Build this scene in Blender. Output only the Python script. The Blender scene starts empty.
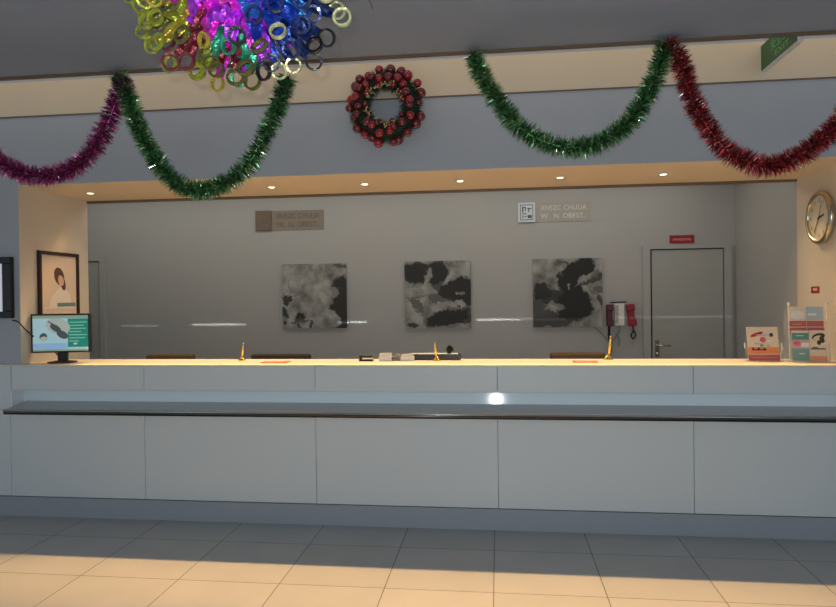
import bpy, bmesh, math, random
from mathutils import Vector, Matrix, Euler, noise
PI = math.pi
random.seed(7)
sc = bpy.context.scene
COL = sc.collection

# ------------------------------------------------------------------ helpers
class MB:
    """collects shapes and links them as one mesh object"""
    def __init__(s): s.bm = bmesh.new()
    def box(s, x0, x1, y0, y1, z0, z1, bev=0, mat=None, mi=0):
        r = bmesh.ops.create_cube(s.bm, size=1)
        M = Matrix.Translation(((x0+x1)/2, (y0+y1)/2, (z0+z1)/2)) @ Matrix.Diagonal((abs(x1-x0), abs(y1-y0), abs(z1-z0), 1))
        if mat is not None: M = mat @ M
        bmesh.ops.transform(s.bm, matrix=M, verts=r['verts'])
        fs = set(f for v in r['verts'] for f in v.link_faces)
        for f in fs: f.material_index = mi
        if bev:
            es = list(set(e for v in r['verts'] for e in v.link_edges))
            bmesh.ops.bevel(s.bm, geom=es, offset=bev, segments=2, profile=.5, affect='EDGES')
        return s
    def lathe(s, prof, n=24, mat=None, mi=0, smooth=True):
        rings = []
        for r, z in prof:
            if r < 1e-6: rings.append([s.bm.verts.new((0, 0, z))])
            else: rings.append([s.bm.verts.new((r*math.cos(2*PI*k/n), r*math.sin(2*PI*k/n), z)) for k in range(n)])
        for a, b in zip(rings, rings[1:]):
            for k in range(n):
                j = (k+1) % n
                if len(a) == 1 and len(b) == 1: continue
                if len(a) == 1: f = s.bm.faces.new((a[0], b[k], b[j]))
                elif len(b) == 1: f = s.bm.faces.new((a[k], a[j], b[0]))
                else: f = s.bm.faces.new((a[k], a[j], b[j], b[k]))
                f.smooth = smooth; f.material_index = mi
        if mat is not None: bmesh.ops.transform(s.bm, matrix=mat, verts=[v for r in rings for v in r])
        return s
    def tube(s, pts, rad, n=8, mi=0, closed=False, cap=True):
        pts = [Vector(p) for p in pts]
        rads = rad if isinstance(rad, (list, tuple)) else [rad]*len(pts)
        rings = []; N = len(pts); up = None
        for i, p in enumerate(pts):
            if closed: t = pts[(i+1) % N]-pts[i-1]
            else: t = pts[min(i+1, N-1)]-pts[max(i-1, 0)]
            t.normalize()
            if up is None:
                up = Vector((0, 0, 1)) if abs(t.z) < .9 else Vector((1, 0, 0))
            a = t.cross(up).normalized(); b = a.cross(t).normalized(); up = b
            rings.append([s.bm.verts.new(p+(a*math.cos(2*PI*k/n)+b*math.sin(2*PI*k/n))*rads[i]) for k in range(n)])
        pairs = list(zip(rings, rings[1:]))
        if closed: pairs.append((rings[-1], rings[0]))
        for A, B in pairs:
            for k in range(n):
                f = s.bm.faces.new((A[k], A[(k+1) % n], B[(k+1) % n], B[k])); f.smooth = True; f.material_index = mi
        if cap and not closed:
            for R in (rings[0], rings[-1]):
                try: s.bm.faces.new(R).material_index = mi
                except Exception: pass
        return s
    def quad(s, pts, mi=0):
        f = s.bm.faces.new([s.bm.verts.new(p) for p in pts]); f.material_index = mi; return s
    def disc(s, c, u, v, ru, rv, n=24, mi=0, a0=0, a1=2*PI):
        c = Vector(c); u = Vector(u); v = Vector(v)
        s.quad([c+u*ru*math.cos(a0+(a1-a0)*k/n)+v*rv*math.sin(a0+(a1-a0)*k/n) for k in range(n)], mi); return s
    def sphere(s, c, r, sc3=(1, 1, 1), sub=2, mi=0):
        q = bmesh.ops.create_icosphere(s.bm, subdivisions=sub, radius=r)
        bmesh.ops.transform(s.bm, matrix=Matrix.Translation(c) @ Matrix.Diagonal((*sc3, 1)), verts=q['verts'])
        for f in set(f for v in q['verts'] for f in v.link_faces): f.smooth = True; f.material_index = mi
        return s
    def text(s, body, M, size, width=None, mi=0, ext=0):
        """lettering laid in M's xy plane, centred; scaled to width if given"""
        cu = bpy.data.curves.new('lettering', 'FONT'); cu.body = body; cu.size = size
        cu.align_x = 'CENTER'; cu.align_y = 'CENTER'; cu.resolution_u = 3; cu.extrude = ext
        ob = bpy.data.objects.new('lettering', cu); COL.objects.link(ob)
        bpy.context.view_layer.update()
        dg = bpy.context.evaluated_depsgraph_get()
        me = bpy.data.meshes.new_from_object(ob.evaluated_get(dg))
        k0 = len(s.bm.verts); f0 = len(s.bm.faces)
        s.bm.from_mesh(me); s.bm.verts.ensure_lookup_table(); s.bm.faces.ensure_lookup_table()
        vs = s.bm.verts[k0:]
        if vs and width:
            xs = [v.co.x for v in vs]; k = width/max(1e-6, max(xs)-min(xs)); mid = (max(xs)+min(xs))/2
            for v in vs: v.co.x = (v.co.x-mid)*k
        bmesh.ops.transform(s.bm, matrix=M, verts=vs)
        for f in s.bm.faces[f0:]: f.material_index = mi
        bpy.data.objects.remove(ob); bpy.data.curves.remove(cu); bpy.data.meshes.remove(me)
        return s
    def build(s, name, mats, parent=None, loc=None):
        me = bpy.data.meshes.new(name); bmesh.ops.recalc_face_normals(s.bm, faces=s.bm.faces[:])
        s.bm.to_mesh(me); s.bm.free()
        for m in (mats if isinstance(mats, (list, tuple)) else [mats]): me.materials.append(m)
        o = bpy.data.objects.new(name, me); COL.objects.link(o)
        if parent is not None: o.parent = parent
        if loc is not None: o.location = loc
        return o

def tag(o, label, cat, group=None):
    o['label'] = label; o['category'] = cat
    if group: o['group'] = group
    return o
def thing(name, label, cat, loc=(0, 0, 0), rz=0, group=None):
    o = bpy.data.objects.new(name, None); COL.objects.link(o); o.empty_display_size = .05
    o.location = loc; o.rotation_euler = (0, 0, rz)
    return tag(o, label, cat, group)
def struct(o, label=None, cat=None):
    o['kind'] = 'structure'
    if label: o['label'] = label
    if cat: o['category'] = cat
    return o
def copy_tree(o, parent=None):
    c = o.copy(); COL.objects.link(c); c.parent = parent
    for ch in list(o.children): copy_tree(ch, c)
    return c

# ------------------------------------------------------------------ materials
def srgb(r, g, b):
    f = lambda c: c/12.92 if c <= .04045 else ((c+.055)/1.055)**2.4
    return (f(r/255), f(g/255), f(b/255), 1)
def mat(name, col, rough=.5, metal=0, noise_amt=.04, nscale=6, coat=0, bump=0, emis=None, spec=.5, alpha=1, trans=0, island=0):
    m = bpy.data.materials.new(name); m.use_nodes = True
    nt = m.node_tree; N = nt.nodes; L = nt.links; b = N['Principled BSDF']
    if len(col) == 3: col = (*col, 1)
    b.inputs['Roughness'].default_value = rough; b.inputs['Metallic'].default_value = metal
    b.inputs['Coat Weight'].default_value = coat; b.inputs['Coat Roughness'].default_value = .08
    b.inputs['Specular IOR Level'].default_value = spec; b.inputs['Alpha'].default_value = alpha
    b.inputs['Transmission Weight'].default_value = trans
    tc = N.new('ShaderNodeTexCoord'); nz = N.new('ShaderNodeTexNoise')
    nz.inputs['Scale'].default_value = nscale; nz.inputs['Detail'].default_value = 4
    L.new(tc.outputs['Object'], nz.inputs['Vector'])
    hv = N.new('ShaderNodeHueSaturation'); hv.inputs['Color'].default_value = col
    mr = N.new('ShaderNodeMapRange'); mr.inputs['To Min'].default_value = 1-noise_amt; mr.inputs['To Max'].default_value = 1+noise_amt
    if island:
        g = N.new('ShaderNodeNewGeometry'); L.new(g.outputs['Random Per Island'], mr.inputs['Value'])
        mr.inputs['To Min'].default_value = 1-island; mr.inputs['To Max'].default_value = 1+island
    else: L.new(nz.outputs['Fac'], mr.inputs['Value'])
    L.new(mr.outputs['Result'], hv.inputs['Value']); L.new(hv.outputs['Color'], b.inputs['Base Color'])
    if bump:
        bp = N.new('ShaderNodeBump'); bp.inputs['Strength'].default_value = bump; bp.inputs['Distance'].default_value = .01
        L.new(nz.outputs['Fac'], bp.inputs['Height']); L.new(bp.outputs['Normal'], b.inputs['Normal'])
    if emis:
        b.inputs['Emission Color'].default_value = col; b.inputs['Emission Strength'].default_value = emis
    return m

def floor_mat():
    m = bpy.data.materials.new('floor_tiles'); m.use_nodes = True
    nt = m.node_tree; N = nt.nodes; L = nt.links; b = N['Principled BSDF']
    tc = N.new('ShaderNodeTexCoord'); mp = N.new('ShaderNodeMapping'); mp.inputs['Location'].default_value = (.04, -3.588+.6*6, 0)
    br = N.new('ShaderNodeTexBrick'); br.offset = 0; br.squash = 1
    br.inputs['Scale'].default_value = 1; br.inputs['Brick Width'].default_value = .6; br.inputs['Row Height'].default_value = .6
    br.inputs['Mortar Size'].default_value = .0028; br.inputs['Mortar Smooth'].default_value = .3
    br.inputs['Color1'].default_value = (.40, .415, .41, 1); br.inputs['Color2'].default_value = (.44, .455, .45, 1); br.inputs['Mortar'].default_value = (.09, .085, .08, 1)
    L.new(tc.outputs['Object'], mp.inputs['Vector']); L.new(mp.outputs['Vector'], br.inputs['Vector'])
    nz = N.new('ShaderNodeTexNoise'); nz.inputs['Scale'].default_value = 3; nz.inputs['Detail'].default_value = 6
    L.new(tc.outputs['Object'], nz.inputs['Vector'])
    mr = N.new('ShaderNodeMapRange'); mr.inputs['To Min'].default_value = .88; mr.inputs['To Max'].default_value = 1.1; L.new(nz.outputs['Fac'], mr.inputs['Value'])
    hv = N.new('ShaderNodeHueSaturation'); L.new(br.outputs['Color'], hv.inputs['Color']); L.new(mr.outputs['Result'], hv.inputs['Value'])
    L.new(hv.outputs['Color'], b.inputs['Base Color'])
    b.inputs['Roughness'].default_value = .42; b.inputs['Specular IOR Level'].default_value = .35
    bp = N.new('ShaderNodeBump'); bp.invert = True; bp.inputs['Strength'].default_value = .4; bp.inputs['Distance'].default_value = .003
    L.new(br.outputs['Fac'], bp.inputs['Height']); L.new(bp.outputs['Normal'], b.inputs['Normal'])
    return m

def ink_mat(name, blobs, lights, seed, light=(.40, .40, .37), dark=(.022, .022, .022)):
    """black ink on pale paper: soft-edged tilted blots bent by noise (x, z, rx, rz, angle, strength)"""
    m = bpy.data.materials.new(name); m.use_nodes = True
    nt = m.node_tree; N = nt.nodes; L = nt.links; b = N['Principled BSDF']
    b.inputs['Roughness'].default_value = .7; b.inputs['Specular IOR Level'].default_value = .2
    tc = N.new('ShaderNodeTexCoord')
    nz = N.new('ShaderNodeTexNoise'); nz.inputs['Scale'].default_value = 7; nz.inputs['Detail'].default_value = 7; nz.inputs['Roughness'].default_value = .65
    off = N.new('ShaderNodeVectorMath'); off.operation = 'ADD'; off.inputs[1].default_value = (seed*3.1, 0, seed*1.7)
    L.new(tc.outputs['Object'], off.inputs[0]); L.new(off.outputs[0], nz.inputs['Vector'])
    sub = N.new('ShaderNodeVectorMath'); sub.operation = 'SUBTRACT'; sub.inputs[1].default_value = (.5, .5, .5); L.new(nz.outputs['Color'], sub.inputs[0])
    scl = N.new('ShaderNodeVectorMath'); scl.operation = 'SCALE'; scl.inputs['Scale'].default_value = .24; L.new(sub.outputs[0], scl.inputs[0])
    add = N.new('ShaderNodeVectorMath'); add.operation = 'ADD'; L.new(tc.outputs['Object'], add.inputs[0]); L.new(scl.outputs[0], add.inputs[1])
    def field(lst):
        acc = None
        for x, z, rx, rz, a, st in lst:
            mp = N.new('ShaderNodeMapping'); mp.vector_type = 'TEXTURE'
            mp.inputs['Location'].default_value = (x, 0, z); mp.inputs['Rotation'].default_value = (0, -math.radians(a), 0); mp.inputs['Scale'].default_value = (rx, 1e3, rz)
            L.new(add.outputs[0], mp.inputs['Vector'])
            ln = N.new('ShaderNodeVectorMath'); ln.operation = 'LENGTH'; L.new(mp.outputs[0], ln.inputs[0])
            mr = N.new('ShaderNodeMapRange'); mr.interpolation_type = 'SMOOTHSTEP'
            mr.inputs['From Min'].default_value = 1.15; mr.inputs['From Max'].default_value = .75; mr.inputs['To Min'].default_value = 0; mr.inputs['To Max'].default_value = st
            L.new(ln.outputs['Value'], mr.inputs['Value'])
            if acc is None: acc = mr.outputs['Result']
            else:
                mx = N.new('ShaderNodeMath'); mx.operation = 'MAXIMUM'; L.new(acc, mx.inputs[0]); L.new(mr.outputs['Result'], mx.inputs[1]); acc = mx.outputs[0]
        return acc
    d = field(blobs); l = field(lights)
    s2 = N.new('ShaderNodeMath'); s2.operation = 'SUBTRACT'; s2.use_clamp = True; L.new(d, s2.inputs[0]); L.new(l, s2.inputs[1])
    n2 = N.new('ShaderNodeTexNoise'); n2.inputs['Scale'].default_value = 9; n2.inputs['Detail'].default_value = 8; L.new(off.outputs[0], n2.inputs['Vector'])
    mm = N.new('ShaderNodeMapRange'); mm.inputs['From Min'].default_value = .35; mm.inputs['From Max'].default_value = .75; mm.inputs['To Max'].default_value = .8; L.new(n2.outputs['Fac'], mm.inputs['Value'])
    mx = N.new('ShaderNodeMath'); mx.operation = 'MAXIMUM'; L.new(s2.outputs[0], mx.inputs[0]); L.new(mm.outputs['Result'], mx.inputs[1])
    mix = N.new('ShaderNodeMix'); mix.data_type = 'RGBA'; mix.inputs[6].default_value = (*light, 1); mix.inputs[7].default_value = (*dark, 1)
    L.new(mx.outputs[0], mix.inputs[0]); L.new(mix.outputs[2], b.inputs['Base Color'])
    return m

M = {}
M['paint_grey'] = mat('grey_wall_paint', (.42, .445, .475), .7, nscale=2)
M['paint_ceiling'] = mat('ceiling_grey_paint', (.27, .315, .385), .8, nscale=2)
M['paint_beige'] = mat('beige_fascia_paint', (.70, .58, .42), .7, nscale=2)
M['paint_alcove'] = mat('cream_alcove_paint', (.64, .57, .465), .75, nscale=2)
M['soffit'] = mat('cream_soffit_paint', (.82, .67, .47), .75, nscale=2)
M['paint_office'] = mat('office_wall_paint', (.40, .40, .385), .55, nscale=1.5)
M['door'] = mat('door_laminate', (.37, .385, .365), .45, nscale=3)
M['doorframe'] = mat('door_frame_paint', (.40, .40, .385), .45)
M['gap'] = mat('dark_gap', (.02, .02, .018), .9)
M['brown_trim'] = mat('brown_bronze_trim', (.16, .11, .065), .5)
M['panel'] = mat('counter_white_laminate', (.62, .68, .69), .28, nscale=1.2, noise_amt=.02, coat=.15)
M['recess'] = mat('recess_glossy_panel', (.82, .92, .95), .07, nscale=2, noise_amt=.02, spec=.18)
M['white_end'] = mat('white_matt_laminate', (.85, .88, .90), .6, spec=.2)
M['kick'] = mat('kick_plate_grey', (.33, .365, .40), .35)
M['top'] = mat('counter_stone_top', (.80, .71, .56), .4, nscale=30, noise_amt=.03)
M['shelf'] = mat('shelf_grey_stone', (.42, .42, .42), .22, nscale=25, coat=.3)
M['steel'] = mat('polished_steel', (.62, .60, .56), .16, 1, noise_amt=.02)
M['steel_painted_reflection'] = mat('steel_painted_reflection', (.12, .11, .095), .25, 1)  # dark lobby mirrored in the shelf's steel edge, put into the base colour
M['black'] = mat('black_plastic', (.012, .012, .013), .35)
M['blackm'] = mat('black_matte', (.014, .013, .012), .7)
M['wood'] = mat('dark_red_wood_frame', (.022, .009, .007), .5)
M['white'] = mat('white_plastic', (.75, .74, .70), .4)
M['grey'] = mat('grey_plastic', (.22, .22, .21), .4)
M['gold'] = mat('polished_gold', (.95, .66, .18), .22, 1)
M['goldrim'] = mat('clock_gold_rim', (.58, .52, .38), .25, 1)
M['red'] = mat('red_plastic', (.27, .008, .02), .4)
M['redcard'] = mat('red_card', (.72, .16, .06), .6)
M['redsign'] = mat('red_sign', (.30, .012, .02), .4)
M['pinktext'] = mat('pale_pink_lettering', (.75, .45, .42), .5)
M['acrylic'] = mat('clear_acrylic', (.9, .92, .9), .08, trans=0, alpha=.07, spec=.8)
M['acrylic_post'] = mat('clear_acrylic_post', (.85, .82, .74), .1, alpha=.45, spec=.8)
M['chair'] = mat('brown_leather', (.13, .075, .035), .5, nscale=20, bump=.1)
M['chairb'] = mat('black_fabric', (.03, .027, .024), .8)
M['silver'] = mat('silver_sign', (.62, .66, .70), .35, .3)
M['signplate'] = mat('sign_plate_grey', (.38, .36, .32), .4)
M['signplate_tan'] = mat('sign_plate_tan', (.25, .21, .165), .5)
M['tan_text'] = mat('tan_dark_lettering', (.17, .14, .10), .5)
M['tan_emblem'] = mat('brown_emblem', (.16, .115, .085), .5)
M['pale_text'] = mat('pale_lettering', (.70, .69, .65), .35)
M['green_exit'] = mat('exit_green', (.01, .075, .018), .35, emis=.15)
M['exit_text'] = mat('exit_lettering', (.10, .42, .14), .4, emis=.12)
M['lamp'] = mat('downlight_lamp', (1, .86, .62), .5, emis=6)
M['lamprim'] = mat('downlight_rim', (.75, .66, .50), .4)
M['dial'] = mat('clock_dial', (.66, .62, .48), .5)

# ------------------------------------------------------------------ camera (28 mm-equivalent compact at eye height, slight roll)
F = 661.4
left = Vector((-5464, 59.5, F)).normalized()
fw = Vector((80, -6.5, F)); fw = (fw-left*fw.dot(left)).normalized()
X = -left; Y = fw; Z = X.cross(Y)
if Z.y > 0: Z = -Z
R = Matrix((X, Y, Z))                       # world <- camera(right, down, forward)
rt, dn, fo = R.col[0], R.col[1], R.col[2]
cam = bpy.data.cameras.new('camera'); co = bpy.data.objects.new('camera', cam); COL.objects.link(co)
m4 = Matrix((rt, -dn, -fo)).transposed().to_4x4(); m4.translation = (0, 0, 1.6); co.matrix_world = m4
cam.sensor_width = 36; cam.lens = F*36/836; cam.clip_start = .05
sc.camera = co

# ------------------------------------------------------------------ the setting
LX, RX, FY, NB, BY = -3.545, 2.28, 4.55, 5.385, 6.724
struct(MB().box(-7, 7, -5.2, BY+.1, -.1, 0).build('floor', floor_mat()), 'pale square floor tiles in front of the counter', 'floor')
struct(MB().box(-7, 7, -3, 3.87, 3.035, 3.15).build('ceiling', M['paint_ceiling']), 'dark grey lowered lobby ceiling', 'ceiling')
# lowered ceiling's edge: bronze bead 
struct(MB().box(-7, 7, 3.87, 3.9, 3.022, 3.15).build('trim_1', M['brown_trim']), 'thin brown bead along the edge of the lobby ceiling', 'trim')
w = MB()
w.box(-7, 7, FY, FY+.06, 2.477, 2.985); w.box(-7, 7, FY, FY+.06, 3.238, 3.6)  # upper box: grey strip paints in the shadow above the fascia
w.box(-7, LX-.002, FY, FY+.06, 1.1255, 2.477); w.box(-7, -4.151, FY, FY+.06, 0, 1.1255); w.box(RX+.002, 7, FY, FY+.06, 0, 2.477)
struct(w.build('wall_front', M['paint_grey']), 'grey wall and bulkhead around the reception alcove', 'wall')
struct(MB().box(-7, 7, FY-.004, FY+.06, 2.985, 3.238).build('trim_2', M['paint_beige']), 'beige fascia band under the ceiling', 'trim')
struct(MB().box(-7, 7, FY-.008, FY, 2.978, 2.987).build('trim_3', M['brown_trim']), 'fine dark line under the beige fascia', 'trim')
struct(MB().box(-7, 7, 3.6, FY+.1, 3.6, 3.7).build('ceiling_slot', M['paint_grey']), 'upper ceiling inside the slot', 'ceiling')
struct(MB().box(LX-.1, LX, FY+.0015, NB, 1.1265, 2.475).box(LX-.1, LX, 4.985, NB, 0, 1.1265).build('wall_left', M['paint_alcove']), 'cream side wall at the left of the alcove', 'wall')
struct(MB().box(RX, RX+.1, FY+.0015, NB, 0, 2.475).build('wall_right', M['paint_alcove']), 'cream side wall at the right of the alcove', 'wall')
struct(MB().box(-7, 7, FY+.0015, NB+.04, 2.475, 2.53).build('ceiling_alcove', M['soffit']), 'warm lit alcove soffit with downlights', 'ceiling')
struct(MB().box(LX, RX, NB-.008, NB+.03, 2.458, 2.475).build('trim_4', M['brown_trim']), 'brown lip at the back of the soffit', 'trim')
struct(MB().box(-5, RX+.1, BY, BY+.1, 0, 2.85).build('wall_back', M['paint_office']), 'grey back wall of the office', 'wall')
struct(MB().box(RX, RX+.1, NB, BY, 0, 2.85).build('wall_office_right', M['paint_office']), 'grey right wall of the office', 'wall')  # grey from the alcove corner on puts the end of its light into colour
struct(MB().box(-5.1, -5, FY+.06, BY+.1, 0, 2.85).build('wall_office_left', M['paint_office']), 'grey left wall of the office', 'wall')
struct(MB().box(-5.1, RX+.1, NB+.04, BY+.1, 2.85, 2.9).build('ceiling_office', M['paint_office']), 'office ceiling', 'ceiling')

# doors in the back wall
d = struct(thing('door_1', 'flush grey door in the back wall right of the telephones', 'door', (1.826, BY, 0)), None)
f = MB(); f.box(-.415, -.345, -.035, .02, 0, 2.085).box(.345, .415, -.035, .02, 0, 2.085).box(-.345, .345, -.035, .02, 2.05, 2.085); f.build('door_frame', M['doorframe'], d)
MB().box(-.345, .345, -.006, .01, 0, 2.05).build('door_gap', M['gap'], d)
MB().box(-.328, .338, -.018, .01, .008, 2.04, .002).build('door_panel', M['door'], d)
h = MB().box(-.305, -.265, -.028, -.017, .99, 1.17, .004).build('handle_plate', M['steel'], d)
MB().tube([(-.285, -.027, 1.11), (-.285, -.07, 1.11), (-.27, -.078, 1.11), (-.17, -.078, 1.108)], .009).build('lever', M['steel'], h)
MB().lathe([(0, 0), (.012, 0), (.012, .01), (0, .01)], 16, Matrix.Translation((-.285, -.028, 1.03)) @ Matrix.Rotation(PI/2, 4, 'X')).build('lock', M['steel'], h)
d = struct(thing('door_2', 'grey door at the far left of the back wall', 'door', (-4.62, BY, 0)), None)
f = MB(); f.box(-.36, -.30, -.035, .02, 0, 2.10).box(.34, .40, -.035, .02, 0, 2.10).box(-.30, .34, -.035, .02, 2.04, 2.10); f.build('door_frame', M['doorframe'], d)
MB().box(-.30, .34, -.006, .01, 0, 2.04).build('door_gap', M['gap'], d)
MB().box(-.29, .325, -.018, .01, .008, 2.03, .002).build('door_panel', M['door'], d)

# ------------------------------------------------------------------ reception counter
ct = thing('reception_counter', 'long white panelled reception counter with grey writing shelf', 'counter', (0, 0, 0))
seams = [-4.15, -3.626, -2.564, -1.285, -.011, 1.27, 2.6]
g = .0016; CY = 4.532
MB().box(-3.62, 2.3, 4.56, 4.80, .06, .80).box(-3.62, 2.3, 4.80, 4.96, .06, 1.1).box(-4.15, -3.62, 4.56, 4.549+.02, .06, 1.1).build('carcass', mat('joint_grey', (.16, .17, .17), .8), ct)
MB().box(-4.15, LX, 4.526, 4.549, 1.126, 1.137, .001).box(LX, RX, 4.526, 4.982, 1.126, 1.137, .001).build('countertop', M['top'], ct)
for i, (a, b) in enumerate(zip(seams, seams[1:])):
    if b > RX: b = 2.6
    if i == 0:
        MB().box(a+g, b-g, CY, CY+.017, .158, .80, .0015).build('lower_panel', M['panel'], ct)
        MB().box(a+g, b+.006, CY, CY+.017,   .803, 1.125, .0015).build('upper_panel', M['panel'], ct)
    else:
        bb = min(b, RX+.3)
        MB().box(a+g, bb-g, CY, CY+.02 if b > RX else CY+.027, .158, .782, .0015).build('lower_panel', M['panel'], ct)
        MB().box(a+g+(.012 if i == 1 else 0), min(bb, RX)-g, CY, CY+.027,   .95, 1.125, .0015).build('upper_panel', M['panel'], ct)
r = MB()
r.quad([(-3.615, 4.648, .80), (RX-.002, 4.648, .80), (RX-.002, 4.672, .95), (-3.615, 4.672, .95)])
MB().box(-3.625, -3.612, CY+.002, 4.672, .80, .95).build('recess_end', M['white_end'], ct)
r.box(-3.615, RX-.002, 4.559, 4.672, .95, .956)
r.build('recess_lining', M['recess'], ct)
sh = MB(); v0 = [sh.bm.verts.new((x, y, z)) for x in (-3.585, RX-.003) for y, z in ((4.425, .79), (4.655, .79), (4.655, .85), (4.425, .82))]
for q in ((0, 1, 2, 3), (4, 5, 6, 7), (0, 1, 5, 4), (1, 2, 6, 5), (2, 3, 7, 6), (3, 0, 4, 7)): sh.bm.faces.new([v0[i] for i in q])
sh = sh.build('writing_shelf', M['shelf'], ct)
def strip_edge(name, prof, m):
    e = MB()
    vs0 = [e.bm.verts.new((-3.59, y, z)) for y, z in prof]; vs1 = [e.bm.verts.new((RX-.003, y, z)) for y, z in prof]
    for k in range(len(prof)-1):
        q = e.bm.faces.new((vs0[k], vs0[k+1], vs1[k+1], vs1[k])); q.smooth = True
    e.bm.faces.new(vs0); e.bm.faces.new(vs1)
    return e.build(name, m, sh)
strip_edge('steel_edge', [(4.44, .824), (4.425, .8235), (4.416, .820), (4.412, .814), (4.4125, .811), (4.425, .809)], M['steel'])
strip_edge('edge_dark_reflection', [(4.425, .811), (4.413, .811), (4.4135, .80), (4.417, .787), (4.43, .784)], M['steel_painted_reflection'])
MB().box(-4.15, 2.6, 4.549, 4.565, 0, .146, .001).build('kick_plate', M['kick'], ct)

# ------------------------------------------------------------------ downlights
base = thing('downlight', 'round recessed downlight lit warm in the alcove soffit', 'ceiling light', (0, 0, 0), 0, 'downlights in the alcove soffit')
MB().lathe([(.022, -.0012), (.030, -.003), (.045, -.005), (.048, 0)], 24).build('rim', M['lamprim'], base)
MB().lathe([(0, -.0015), (.024, -.0015)], 24).build('lamp', M['lamp'], base)
wh = ['leftmost, above the framed poster', 'second, behind left green garland', 'third, right of left green garland', 'fourth, below the wreath',
      'fifth, right of the wreath', 'sixth, above the right wall sign', 'last on the right, above the door']
for i, x in enumerate([-3.254, -2.49, -1.741, -1.003, -.274, .465, 1.2]):
    o = base if i == 0 else copy_tree(base)
    o.location = (x, 4.985, 2.475); o['label'] = 'round warm downlight in the alcove soffit: ' + wh[i]

# ------------------------------------------------------------------ tinsel garlands
def catmull(P, n=16):
    P = [Vector(p) for p in P]; P = [P[0]*2-P[1]]+P+[P[-1]*2-P[-2]]; out = []
    for i in range(1, len(P)-2):
        for k in range(n):
            t = k/n
            out.append(.5*((2*P[i])+(P[i+1]-P[i-1])*t+(2*P[i-1]-5*P[i]+4*P[i+1]-P[i+2])*t*t+(3*P[i]-P[i-1]-3*P[i+1]+P[i+2])*t**3))
    out.append(P[-2]); return out
def garland(pts, mats, label, rad=.070, dens=3500, seed=1):
    rnd = random.Random(seed); path = catmull(pts)
    b = MB(); L = sum((q-p).length for p, q in zip(path, path[1:]))
    b.tube(path, .006, 6, 0)
    for p, q in zip(path, path[1:]):
        d = q-p; n = max(1, int(d.length*dens)); t = d.normalized()
        a = t.cross(Vector((0, 1, 0)))
        a = a.normalized() if a.length > 1e-3 else Vector((1, 0, 0))
        c = t.cross(a)
        for _ in range(n):
            o = p+d*rnd.random(); an = rnd.random()*2*PI
            u = a*math.cos(an)+c*math.sin(an); side = t if rnd.random() < .5 else u.cross(t)
            r = rad*rnd.uniform(.65, 1.15); tip = o+u*r+t*rnd.uniform(-.025, .025)+Vector((rnd.gauss(0, .004), rnd.gauss(0, .004), rnd.gauss(-.004, .004)))
            mid = o+(tip-o)*.55+Vector((rnd.gauss(0, .004), rnd.gauss(0, .004), rnd.gauss(0, .004)))
            wd = side*rnd.uniform(.0022, .0046); tw = (side+u.cross(t)*rnd.uniform(-1, 1)).normalized()*wd.length
            mi = rnd.choices((0, 1, 2, 3), (44, 26, 18, 12))[0]
            v = [b.bm.verts.new(x) for x in (o-wd*.6, o+wd*.6, mid+tw, mid-tw, tip)]
            b.bm.faces.new((v[0], v[1], v[2], v[3])).material_index = mi
            b.bm.faces.new((v[3], v[2], v[4])).material_index = mi
    return tag(b.build('hanging_garland', mats), label, 'garland', 'tinsel garlands along the ceiling edge')
def foil(n, c, rough=.3, metal=.75, isl=.6): return mat(n, c, rough, metal, island=isl, spec=.8)
gY = 3.84
glint = mat('silver_glint', (.85, .9, .9), .18, 1, island=.5)  # pale blades mixed in as painted sparkles of light on the tinsel
tinG = [foil('green_tinsel', (.13, .42, .15)), foil('dark_green_tinsel', (.03, .13, .05)), foil('lime_tinsel', (.45, .60, .27)), glint]
tinR = [foil('red_tinsel', (.60, .08, .08)), foil('dark_red_tinsel', (.24, .025, .04)), foil('rose_tinsel', (.66, .20, .20)), glint]
tinM = [foil('magenta_tinsel', (.55, .09, .32)), foil('dark_magenta_tinsel', (.24, .03, .15)), foil('pink_tinsel', (.66, .20, .42)), glint]
k = gY/3.9
def gp(L): return [(x*k, gY+(random.random()-.5)*.012, 1.6+(z-1.6)*k) for x, z in L]
garland(gp([(-3.36, 2.80), (-3.26, 2.61), (-3.12, 2.48), (-2.887, 2.405), (-2.64, 2.46), (-2.47, 2.63), (-2.36, 2.85), (-2.30, 3.0)]), tinM, 'magenta tinsel garland swag at the far left, before the grey wall', seed=3)
garland(gp([(-2.345, 3.02), (-2.29, 2.90), (-2.207, 2.67), (-2.06, 2.42), (-1.93, 2.31), (-1.80, 2.285), (-1.66, 2.32), (-1.50, 2.44), (-1.36, 2.68), (-1.25, 2.95)]), tinG, 'green tinsel garland swag hanging below the foil lantern, left', seed=4)
garland(gp([(-.125, 3.02), (-.08, 2.90), (.024, 2.73), (.12, 2.60), (.223, 2.525), (.35, 2.47), (.478, 2.455), (.60, 2.485), (.74, 2.58), (.85, 2.74), (.92, 2.90), (.965, 3.03)]), tinG, 'green tinsel garland swag on the right between wreath and red garland', seed=5)
garland(gp([(.965, 3.035), (1.03, 2.93), (1.09, 2.73), (1.16, 2.57), (1.27, 2.42), (1.406, 2.335), (1.53, 2.315), (1.65, 2.36), (1.77, 2.44), (1.88, 2.55), (1.99, 2.74)]), tinR, 'red tinsel garland swag at the far right below the exit sign', seed=6)

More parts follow.
